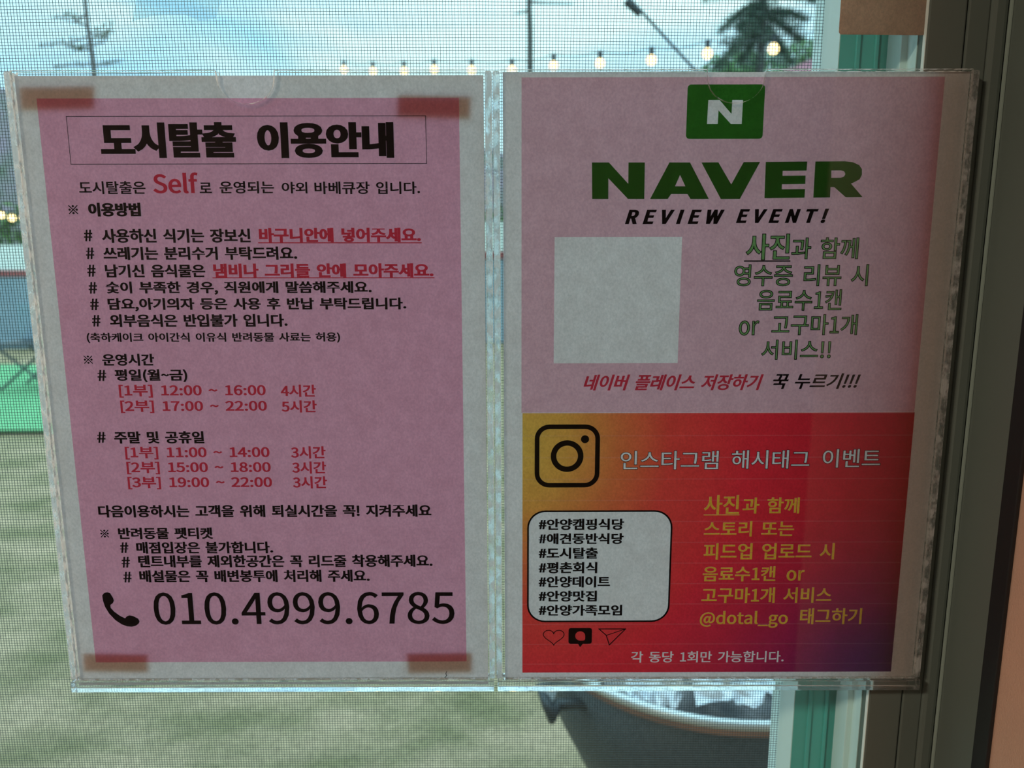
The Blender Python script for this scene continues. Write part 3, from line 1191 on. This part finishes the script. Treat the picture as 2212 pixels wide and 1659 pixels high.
# ------------------------------------------------------------------ outside: things in the yard
M_HEDGE = m_solid('hedge_leaves', (0.045, 0.10, 0.035), (0.15, 0.22, 0.08), 5.0, 0.9, spec=0.1)
M_BARK = m_solid('grey_bark', (0.12, 0.11, 0.10), (0.07, 0.065, 0.06), 30.0, 0.9)
M_NEEDLE = m_solid('pine_needles', (0.10, 0.16, 0.13), (0.17, 0.23, 0.17), 6.0, 0.8, spec=0.2)
M_TWIG = m_solid('twig_leaves', (0.11, 0.16, 0.09), (0.16, 0.20, 0.11), 6.0, 0.8, spec=0.2)
M_TENT = m_solid('pale_tent_cloth', (0.55, 0.54, 0.46), (0.50, 0.50, 0.44), 2.0, 0.8)
M_TENTB = m_solid('blue_grey_tent_cloth', (0.30, 0.38, 0.44), (0.24, 0.32, 0.38), 1.2, 0.8)
M_TENTR = m_solid('red_tent_band', (0.38, 0.10, 0.10), None, 2.0, 0.8)
M_MAT = m_solid('green_artificial_turf', (0.14, 0.36, 0.17), (0.19, 0.43, 0.21), 8.0, 0.9, spec=0.1)
M_DARK = m_solid('dark_painted_steel', (0.045, 0.055, 0.06), (0.03, 0.035, 0.04), 40.0, 0.45)
M_PINKROOF = m_solid('pink_roof_sheet', (0.62, 0.28, 0.34), (0.55, 0.24, 0.30), 1.0, 0.6)


def leaf_cloud(bm, c, r, n, s, seed, squash=1.0):
    rnd = random.Random(seed)
    for _ in range(n):
        d = Vector((rnd.gauss(0, 1), rnd.gauss(0, 1), rnd.gauss(0, 1))).normalized() * (rnd.random() ** 0.4)
        p0 = Vector((c[0] + d.x * r[0], c[1] + d.y * r[1], c[2] + d.z * r[2] * squash))
        a = Vector((rnd.uniform(-1, 1), rnd.uniform(-1, 1), rnd.uniform(-1, 1))).normalized()
        b = a.orthogonal().normalized()
        k = s * rnd.uniform(0.6, 1.3)
        bm.faces.new([bm.verts.new(p0 + a * k), bm.verts.new(p0 + b * k * 0.45), bm.verts.new(p0 - a * k), bm.verts.new(p0 - b * k * 0.45)])


# hedge row behind the tents
bm = bmesh.new()
for i in range(42):
    x = -13 + i * 0.42
    leaf_cloud(bm, (x, 14.6, 1.15), (0.42, 0.45, 1.15 + 0.25 * math.sin(i * 1.7)), 260, 0.10, i)
o = obj('hedge', bm, M_HEDGE)
tag(o, 'dark green hedge running along the back of the camping yard', 'hedge', kind='stuff')

# tents at the back of the yard
def tent(x0, x1, y, htop, label):
    tt = empty('camping_tent', ((x0 + x1) / 2, y, 0), label, 'tent')
    bm = bmesh.new()
    add_box(bm, x0, x1, y, y + 1.6, 0.0, htop * 0.70)
    obj('side_wall', bm, M_TENTB, tt)
    bm = bmesh.new()
    add_box(bm, x0 - 0.03, x1 + 0.03, y - 0.03, y + 1.63, htop * 0.70, htop * 0.76, bevel=0.01)
    obj('trim_band', bm, M_TENTR, tt)
    bm = bmesh.new()
    v = [(x0, y, htop * .76), (x1, y, htop * .76), (x1, y + 1.6, htop * .76), (x0, y + 1.6, htop * .76), (x0 + .3, y + .35, htop), (x1 - .3, y + .35, htop),
         (x1 - .3, y + 1.2, htop), (x0 + .3, y + 1.2, htop)]
    vv = [bm.verts.new(q) for q in v]
    for f in ((0, 1, 5, 4), (1, 2, 6, 5), (2, 3, 7, 6), (3, 0, 4, 7), (4, 5, 6, 7), (3, 2, 1, 0)):
        bm.faces.new([vv[i] for i in f])
    obj('tent_roof', bm, M_TENT, tt)
    return tt


tent(-9.6, -5.9, 11.6, 1.60, 'low tent with pale roof and red band at the left edge of the view')
tent(-2.6, 1.0, 12.2, 1.95, 'low tent seen through the gap between the two notice holders')

o = obj('turf_mat', box(-6.8, -3.1, 6.0, 9.7, 0.012, 0.035, bevel=0.004), M_MAT)
tag(o, 'bright green artificial turf mat on the lawn at the left edge', 'turf mat')

# folding camp chair with crossed legs, left edge
ch = empty('camp_chair', (-5.15, 7.75, 0.035), 'dark folding camp chair with crossed legs on the green turf mat', 'chair')
ca = Vector((-5.15, 7.7, 0.052))
for sy in (0.0, 0.45):
    for s in (1, -1):
        bm = add_tube(bmesh.new(), [ca + Vector((-0.28 * s, sy, 0)), ca + Vector((0.28 * s, sy, 0.48))], 0.014, 6)
        obj('leg', bm, M_DARK, ch)
bm = box(ca.x - 0.29, ca.x + 0.29, ca.y, ca.y + 0.45, ca.z + 0.47, ca.z + 0.50, bevel=0.008)
obj('seat', bm, M_DARK, ch)
bm = box(ca.x - 0.29, ca.x + 0.29, ca.y + 0.45, ca.y + 0.47, ca.z + 0.50, ca.z + 0.90, bevel=0.006)
obj('backrest', bm, M_TENTB, ch)

# ---- young trees
def young_tree(px_pts, Y, rad, twigs, label, leafy=0):
    pts = [P(px, py, Y) for px, py in px_pts]
    base = Vector((pts[-1].x, Y, 0.0))
    tr = empty('young_tree', base, label, 'tree')
    full = pts + [base]
    bm = add_tube(bmesh.new(), full, [rad * (0.7 + 0.5 * i / (len(full) - 1)) for i in range(len(full))], 8)
    smooth(obj('trunk', bm, M_BARK, tr))
    lf = bmesh.new()
    bb = bmesh.new()
    for k, tw in enumerate(twigs):
        q = [P(px, py, Y + 0.05) for px, py in tw]
        add_tube(bb, q, [rad * 0.42, rad * 0.30, rad * 0.2][:len(q)] if len(q) <= 3 else rad * 0.3, 6)
        if leafy:
            for s_ in (0.35, 0.6, 0.8, 1.0):
                c = q[0].lerp(q[-1], s_)
                leaf_cloud(lf, c, (0.035, 0.035, 0.021), leafy, 0.012, k * 7 + int(s_ * 10))
    obj('branches', bb, M_BARK, tr, kind='stuff')
    if leafy:
        obj('foliage', lf, M_TWIG, tr, kind='stuff')
    else:
        lf.free()
    return tr


young_tree([(170, -260), (178, -120), (184, 0), (190, 60), (198, 110), (203, 150), (208, 330)], 5.2, 0.014,
           [[(186, 30), (160, 50), (122, 34)], [(190, 58), (160, 44), (152, 30)], [(195, 78), (150, 92), (92, 98)], [(196, 70), (225, 82), (240, 52)],
            [(198, 98), (224, 92), (236, 70)], [(200, 108), (170, 106), (140, 98)], [(202, 138), (160, 140), (112, 142)], [(199, 92), (180, 100), (165, 108)],
            [(200, 84), (215, 70), (237, 66)], [(201, 140), (230, 138), (255, 132)]],
           'thin young pine with sparse twigs in front of the sky, leftmost tree', 9)
young_tree([(1138, -280), (1141, -130), (1143, 0), (1145, 70), (1145, 150), (1146, 360)], 5.6, 0.021,
           [[(1143, 4), (1175, 6), (1238, 8)], [(1145, 24), (1125, 26), (1112, 30)], [(1144, -60), (1100, -90), (1060, -130)], [(1143, -40), (1190, -80), (1240, -130)]],
           'straight bare tree trunk standing in the gap above the two holders', 0)

# leaning support pole
pp = [P(1345, -20, 4.6), P(1500, 150, 4.6)]
foot = pp[1] + (pp[1] - pp[0]) * 3.2
foot.z = 0.0
kk = pp[0] + (pp[0] - pp[1]) * 0.9
pole = empty('leaning_pole', foot, 'thin pole leaning to the left against the sky, beside the string lights', 'pole')
dirv = (pp[1] - pp[0])
endp = pp[0] + dirv * ((0.0 - pp[0].z) / dirv.z)
obj('pole_shaft', add_tube(bmesh.new(), [kk, endp], 0.0085, 8), M_DARK, pole)
q0, q1 = P(1352, 2, 4.6), P(1384, 30, 4.6)
obj('pole_sleeve', add_tube(bmesh.new(), [q0, q1], 0.024, 10), M_DARK, pole)

# ---- pine tree, upper right
Yt = 6.4
tb = P(1648, 40, Yt)
pine = empty('pine_tree', (tb.x, Yt, 0), 'dark green pine tree with drooping branches behind the string lights, upper right', 'tree')
smooth(obj('trunk', add_tube(bmesh.new(), [(tb.x, Yt, 0), (tb.x + 0.02, Yt, 1.6), (tb.x, Yt, 2.6), (tb.x, Yt, 4.6)], [0.06, 0.05, 0.04, 0.015], 10), M_BARK, pine))
bb, nb = bmesh.new(), bmesh.new()
rnd = random.Random(3)


def bough(p0, p1, droop, n, dens, s=0.05):
    pts = []
    for k in range(n + 1):
        u = k / n
        p_ = p0.lerp(p1, u)
        p_.z += droop * math.sin(u * math.pi) * 0.6
        pts.append(p_)
    add_tube(bb, pts, [0.012 * (1 - 0.75 * k / n) for k in range(n + 1)], 5)
    for k in range(1, n + 1):
        for _ in range(int(dens * 1.9)):
            p_ = pts[k - 1].lerp(pts[k], rnd.random())
            a = Vector((rnd.uniform(-1, 1), rnd.uniform(-1, 1), rnd.uniform(-0.9, 0.5))).normalized() * s * rnd.uniform(0.6, 1.5)
            w_ = a.cross(Vector((rnd.uniform(-1, 1), rnd.uniform(-1, 1), rnd.uniform(-1, 1)))).normalized() * 0.0035
            nb.faces.new([nb.verts.new(p_ - w_), nb.verts.new(p_ + w_), nb.verts.new(p_ + a + w_ * 0.3), nb.verts.new(p_ + a - w_ * 0.3)])


for (x0, y0, x1, y1, dr, de) in ((1640, 5, 1556, 66, 0.05, 46), (1645, 10, 1600, 62, 0.03, 60), (1650, 30, 1572, 118, 0.03, 50), (1655, 25, 1745, 42, 0.05, 50),
                             (1655, 35, 1730, 88, 0.05, 46), (1650, 50, 1600, 135, 0.02, 46), (1655, 55, 1690, 118, 0.02, 40), (1660, 60, 1712, 140, 0.0, 34),
                             (1640, 60, 1545, 146, 0.02, 34), (1650, -10, 1520, -6, 0.06, 40), (1650, -20, 1770, 4, 0.06, 40), (1650, 60, 1640, 150, 0.0, 40),
                             (1648, -60, 1530, -50, 0.08, 40), (1648, -60, 1770, -60, 0.08, 40), (1648, -110, 1560, -120, 0.08, 40), (1648, -110, 1740, -120, 0.08, 40)):
    bough(P(x0, y0, Yt), P(x1, y1, Yt + rnd.uniform(-0.25, 0.25)), dr, 9, de, 0.060)
for k in range(26):                       # boughs below the visible part and away from the viewer
    a = rnd.uniform(0, 2 * math.pi)
    zz = rnd.uniform(1.2, 2.25)
    L = 0.75
    bough(Vector((tb.x, Yt, zz)), Vector((tb.x + L * math.cos(a), Yt + L * math.sin(a), zz - 0.25)), 0.05, 6, 22, 0.08)
for px_, py_, rr_, nn_ in ((1650, 20, 0.16, 500), (1610, 52, 0.12, 300), (1690, 40, 0.12, 260), (1640, 80, 0.13, 320), (1600, 100, 0.11, 220), (1570, 90, 0.07, 90),
                           (1720, 60, 0.09, 120), (1620, 130, 0.13, 260), (1680, 130, 0.10, 160), (1560, 140, 0.08, 90), (1650, -60, 0.25, 800)):
    leaf_cloud(nb, P(px_, py_, Yt), (rr_, rr_, rr_ * 0.7), nn_, 0.016, px_)
obj('branches', bb, M_BARK, pine, kind='stuff')
obj('needles', nb, M_NEEDLE, pine, kind='stuff')

# bushes and a pink roof beyond
def shrub(px, py, Y, r, label, mt=M_HEDGE, seed=1):
    c = P(px, py, Y)
    s = empty('tall_shrub', (c.x, Y, 0), label, 'shrub')
    bm = bmesh.new()
    leaf_cloud(bm, c, r, 900, 0.07, seed)
    obj('foliage', bm, mt, s, kind='stuff')
    obj('stem', add_tube(bmesh.new(), [(c.x, Y, 0), (c.x, Y, c.z)], [0.06, 0.03], 8), M_BARK, s)


M_BUSH = m_solid('bright_bush_leaves', (0.10, 0.20, 0.08), (0.20, 0.32, 0.14), 5.0, 0.8, spec=0.2)
shrub(1735, 128, 16.8, (0.75, 0.5, 0.42), 'light green bush top beside the pink roof, right of the pine', M_BUSH, 4)
shrub(1600, 172, 10.0, (0.55, 0.4, 0.36), 'light green bush top under the pine, above the right holder', M_BUSH, 5)
c = P(1755, 132, 13.0)
hs = empty('pink_roofed_hut', (c.x + 1.2, 14.2, 0), 'far hut with a pink roof at the right end of the screen', 'hut')
bm = bmesh.new()
xl = P(1690, 150, 13.0).x
zl, zh = P(1690, 155, 13.0).z, P(1775, 118, 13.0).z
vv = [bm.verts.new(q) for q in ((xl, 13, zl), (xl + 4.0, 13, zl + (zh - zl) * 4.0 / (P(1775, 118, 13.0).x - xl)), (xl + 4.0, 13, zl - 0.1), (xl, 13, zl - 0.1))]
f = bm.faces.new(vv)
r = bmesh.ops.extrude_face_region(bm, geom=[f])
for v in [q for q in r['geom'] if isinstance(q, bmesh.types.BMVert)]:
    v.co.y += 3
obj('hut_roof', bm, M_PINKROOF, hs)
obj('hut_wall', box(xl + 0.3, xl + 3.8, 13.2, 15.8, 0, zl - 0.1), M_TENT, hs)

# ------------------------------------------------------------------ string lights
def m_bulb():
    mm, t, o = mat('lit_bulb')
    e = N(t, 'Emission', Color=(1.0, 0.66, 0.28, 1), Strength=4.2)
    t.links.new(e.outputs[0], o.inputs[0])
    return mm


M_BULB = m_bulb()


def string(name_label, pts, rb):
    s = empty('string_lights', pts[0], name_label, 'string lights')
    cab = []
    for a, b in zip(pts, pts[1:]):
        for k in range(4):
            u = k / 4
            q = a.lerp(b, u)
            q.z += 0.035 + rb - 0.02 * math.sin(math.pi * u)
            cab.append(q)
    q = pts[-1].copy()
    q.z += 0.035 + rb
    cab.append(q)
    obj('cable', add_tube(bmesh.new(), cab, 0.0022, 5), M_DARK, s)
    me_b = bpy.data.meshes.new('bulb')
    b_ = bmesh.new()
    bmesh.ops.create_uvsphere(b_, u_segments=14, v_segments=10, radius=rb)
    for v in b_.verts:
        if v.co.z > 0:
            v.co.z *= 1.25
            k = v.co.z / (rb * 1.25)
            v.co.x *= 1 - 0.35 * k * k
            v.co.y *= 1 - 0.35 * k * k
    b_.to_mesh(me_b)
    b_.free()
    me_b.materials.append(M_BULB)
    me_s = bpy.data.meshes.new('socket')
    b_ = bmesh.new()
    add_tube(b_, [(0, 0, rb * 1.0), (0, 0, rb + 0.036)], rb * 0.55, 8)
    b_.to_mesh(me_s)
    b_.free()
    me_s.materials.append(M_DARK)
    for p_ in pts:
        o = bpy.data.objects.new('bulb', me_b)
        COL.objects.link(o)
        o.location = p_ - s.location
        o.parent = s
        k = bpy.data.objects.new('socket', me_s)
        COL.objects.link(k)
        k.parent = o
    return s


spx = [(743, 151), (806, 154), (873, 154), (938, 151), (1019, 152), (1106, 152), (1196, 142), (1296, 137), (1407, 130), (1528, 116), (1671, 106)]
D0 = 5.3
pts = [P(px, py, -0.365 + D0 * (1 - 0.03575 * i)) for i, (px, py) in enumerate(spx)]
p_ext = pts[-1] + (pts[-1] - pts[-2]) * 1.0
pts.append(p_ext + Vector((0, 0, 0.03)))
string('warm bulb string lights hanging above the holders, against the sky', pts, 0.021)
pts = [P(-24, 458, 8.0), P(3, 465, 7.6), P(26, 471, 7.2), P(52, 470, 6.8)]
string('warm bulb string lights low at the left edge, before the hedge', pts, 0.030)

# ------------------------------------------------------------------ charcoal grill beside the window
ZR = 0.82
c0 = G(1655, 1574, ZR)          # nearest point of the rim
cl = G(1292, 1492, ZR)
dx, dy = c0.x - cl.x, cl.y - c0.y
RG = (dx * dx + dy * dy) / (2 * dy)
GC = Vector((c0.x, c0.y + RG, 0))
M_ENAMEL = m_solid('black_speckled_enamel', (0.030, 0.035, 0.037), (0.075, 0.08, 0.08), 160.0, 0.5, bump=0.2)
M_STEEL = m_solid('bare_steel_rim', (0.72, 0.74, 0.74), (0.60, 0.62, 0.62), 12.0, 0.35, 0.6)
M_COPPER = m_solid('rusty_rim_band', (0.10, 0.09, 0.09), (0.42, 0.20, 0.13), 3.0, 0.6)
M_ASH = m_solid('charcoal_ash', (0.10, 0.10, 0.11), (0.33, 0.30, 0.30), 14.0, 0.95, bump=0.8, bscale=60.0)
M_FOIL = m_solid('crumpled_foil', (0.72, 0.82, 0.92), (0.60, 0.52, 0.50), 6.0, 0.35, 0.55)
M_STONE = m_solid('grey_paving_stone', (0.42, 0.44, 0.42), (0.34, 0.36, 0.33), 12.0, 0.9)
gr = empty('charcoal_grill', (GC.x, GC.y, 0), 'round black charcoal grill with steel rim below the right holder', 'grill')
bm = bmesh.new()
add_lathe(bm, [(0.05, -0.40), (RG * 0.45, -0.375), (RG * 0.70, -0.30), (RG * 0.88, -0.17), (RG * 0.97, -0.020), (RG * 0.955, -0.020), (RG * 0.86, -0.16), (RG * 0.6, -0.25), (0.02, -0.28)],
          (GC.x, GC.y, ZR), 64)
smooth(obj('bowl', bm, M_ENAMEL, gr))
bm = bmesh.new()
add_lathe(bm, [(RG * 0.972, -0.022), (RG * 0.985, -0.008), (RG * 0.97, -0.006), (RG * 0.955, -0.022)], (GC.x, GC.y, ZR), 64)
smooth(obj('rim_band', bm, M_COPPER, gr))
bm = bmesh.new()
ring = [Vector((GC.x + RG * 0.98 * math.cos(2 * math.pi * k / 64), GC.y + RG * 0.98 * math.sin(2 * math.pi * k / 64), ZR)) for k in range(65)]
add_tube(bm, ring, 0.0085, 8, False)
smooth(obj('rim', bm, M_STEEL, gr))
for k in range(3):
    a = 2 * math.pi * k / 3 + 0.9
    bm = add_tube(bmesh.new(), [(GC.x + 0.18 * math.cos(a), GC.y + 0.18 * math.sin(a), ZR - 0.37), (GC.x + 0.27 * math.cos(a), GC.y + 0.27 * math.sin(a), 0.0)], 0.013, 8)
    obj('leg', bm, M_DARK, gr)
# side handle
h = [G(1300, 1524, ZR - 0.06), G(1245, 1520, ZR - 0.06), G(1205, 1522, ZR - 0.06), G(1192, 1545, ZR - 0.07), G(1180, 1520, ZR - 0.05), G(1165, 1480, ZR - 0.04), G(1215, 1465, ZR - 0.04), G(1300, 1462, ZR - 0.05)]
smooth(obj('handle', add_tube(bmesh.new(), h, [0.011, 0.010, 0.011, 0.015, 0.009, 0.008, 0.009, 0.011], 8), M_DARK, gr))
# small plate hooked on the handle
bm = bmesh.new()
q = [G(1167, 1484, ZR - 0.03), G(1205, 1484, ZR - 0.03), G(1196, 1512, ZR - 0.05), G(1187, 1524, ZR - 0.06)]
f = bm.faces.new([bm.verts.new(p_) for p_ in q])
r = bmesh.ops.extrude_face_region(bm, geom=[f])
for v in [w_ for w_ in r['geom'] if isinstance(w_, bmesh.types.BMVert)]:
    v.co.z -= 0.004
obj('handle_plate', bm, m_solid('pale_blue_plate', (0.50, 0.60, 0.66), None, 5.0, 0.5), gr)
# ash bed
bm = bmesh.new()
rings = []
for i in range(13):
    rr_ = RG * 0.86 * i / 12
    rings.append([bm.verts.new((GC.x + rr_ * math.cos(2 * math.pi * k / 40), GC.y + rr_ * math.sin(2 * math.pi * k / 40),
                                ZR - 0.085 + 0.035 * noise.noise(Vector((rr_ * math.cos(k * .157) * 9, rr_ * math.sin(k * .157) * 9, 4))))) for k in range(40)])
for a, b in zip(rings, rings[1:]):
    for k in range(40):
        bm.faces.new((a[k], a[(k + 1) % 40], b[(k + 1) % 40], b[k]))
bmesh.ops.remove_doubles(bm, verts=bm.verts, dist=1e-5)
o = obj('ash_bed', bm, M_ASH)
tag(o, 'bed of grey ash and charcoal inside the round grill', 'ash', kind='stuff')


def foil(pts_px, z, label, seed):
    c = [G(px, py, z) for px, py in pts_px]
    nn = 14
    bm = bmesh.new()
    g = []
    for i in range(nn + 1):
        g.append([])
        for j in range(nn + 1):
            u, v = i / nn, j / nn
            q = (c[0] * (1 - u) + c[1] * u) * (1 - v) + (c[3] * (1 - u) + c[2] * u) * v
            q = q + Vector((0.010 * noise.noise(Vector((u * 5, v * 5, seed + 4))), 0.012 * noise.noise(Vector((u * 5, v * 5, seed + 9))),
                            0.022 * noise.noise(Vector((u * 4.2, v * 4.2, seed))) + 0.008 * noise.noise(Vector((u * 13, v * 13, seed)))))
            g[-1].append(bm.verts.new(q))
    for i in range(nn):
        for j in range(nn):
            bm.faces.new((g[i][j], g[i + 1][j], g[i + 1][j + 1], g[i][j + 1]))
    o = obj('foil_sheet', bm, M_FOIL)
    so = o.modifiers.new('thickness', 'SOLIDIFY')
    so.thickness = 0.0012
    tag(o, label, 'foil', 'crumpled foil in the grill')


foil([(1330, 1440), (1480, 1440), (1470, 1522), (1372, 1524)], ZR - 0.03, 'crumpled pale foil sheet in the grill, nearest its left rim', 2.0)
foil([(1480, 1420), (1700, 1425), (1690, 1512), (1505, 1526)], ZR - 0.02, 'large crumpled blue-white foil sheet in the middle of the grill', 7.0)

o = obj('paving_stone', box(G(1345, 1600).x, G(1345, 1600).x + 0.34, G(1380, 1659).y - 0.05, G(1380, 1600).y, 0.0, 0.035, bevel=0.006), M_STONE)
tag(o, 'pale grey paving stone on the lawn under the grill', 'stone')
bm = bmesh.new()
bmesh.ops.create_icosphere(bm, subdivisions=3, radius=1.0)
cc = G(1322, 1650)
for v in bm.verts:
    k = 1 + 0.25 * noise.noise(v.co * 1.6)
    v.co = Vector((cc.x + v.co.x * 0.026 * k, cc.y + v.co.y * 0.03 * k, 0.015 + v.co.z * 0.017 * k))
o = smooth(obj('pebble', bm, m_solid('white_pebble', (0.62, 0.64, 0.60), (0.5, 0.52, 0.48), 40.0, 0.8)))
tag(o, 'small white stone on the lawn left of the grill foot', 'stone')
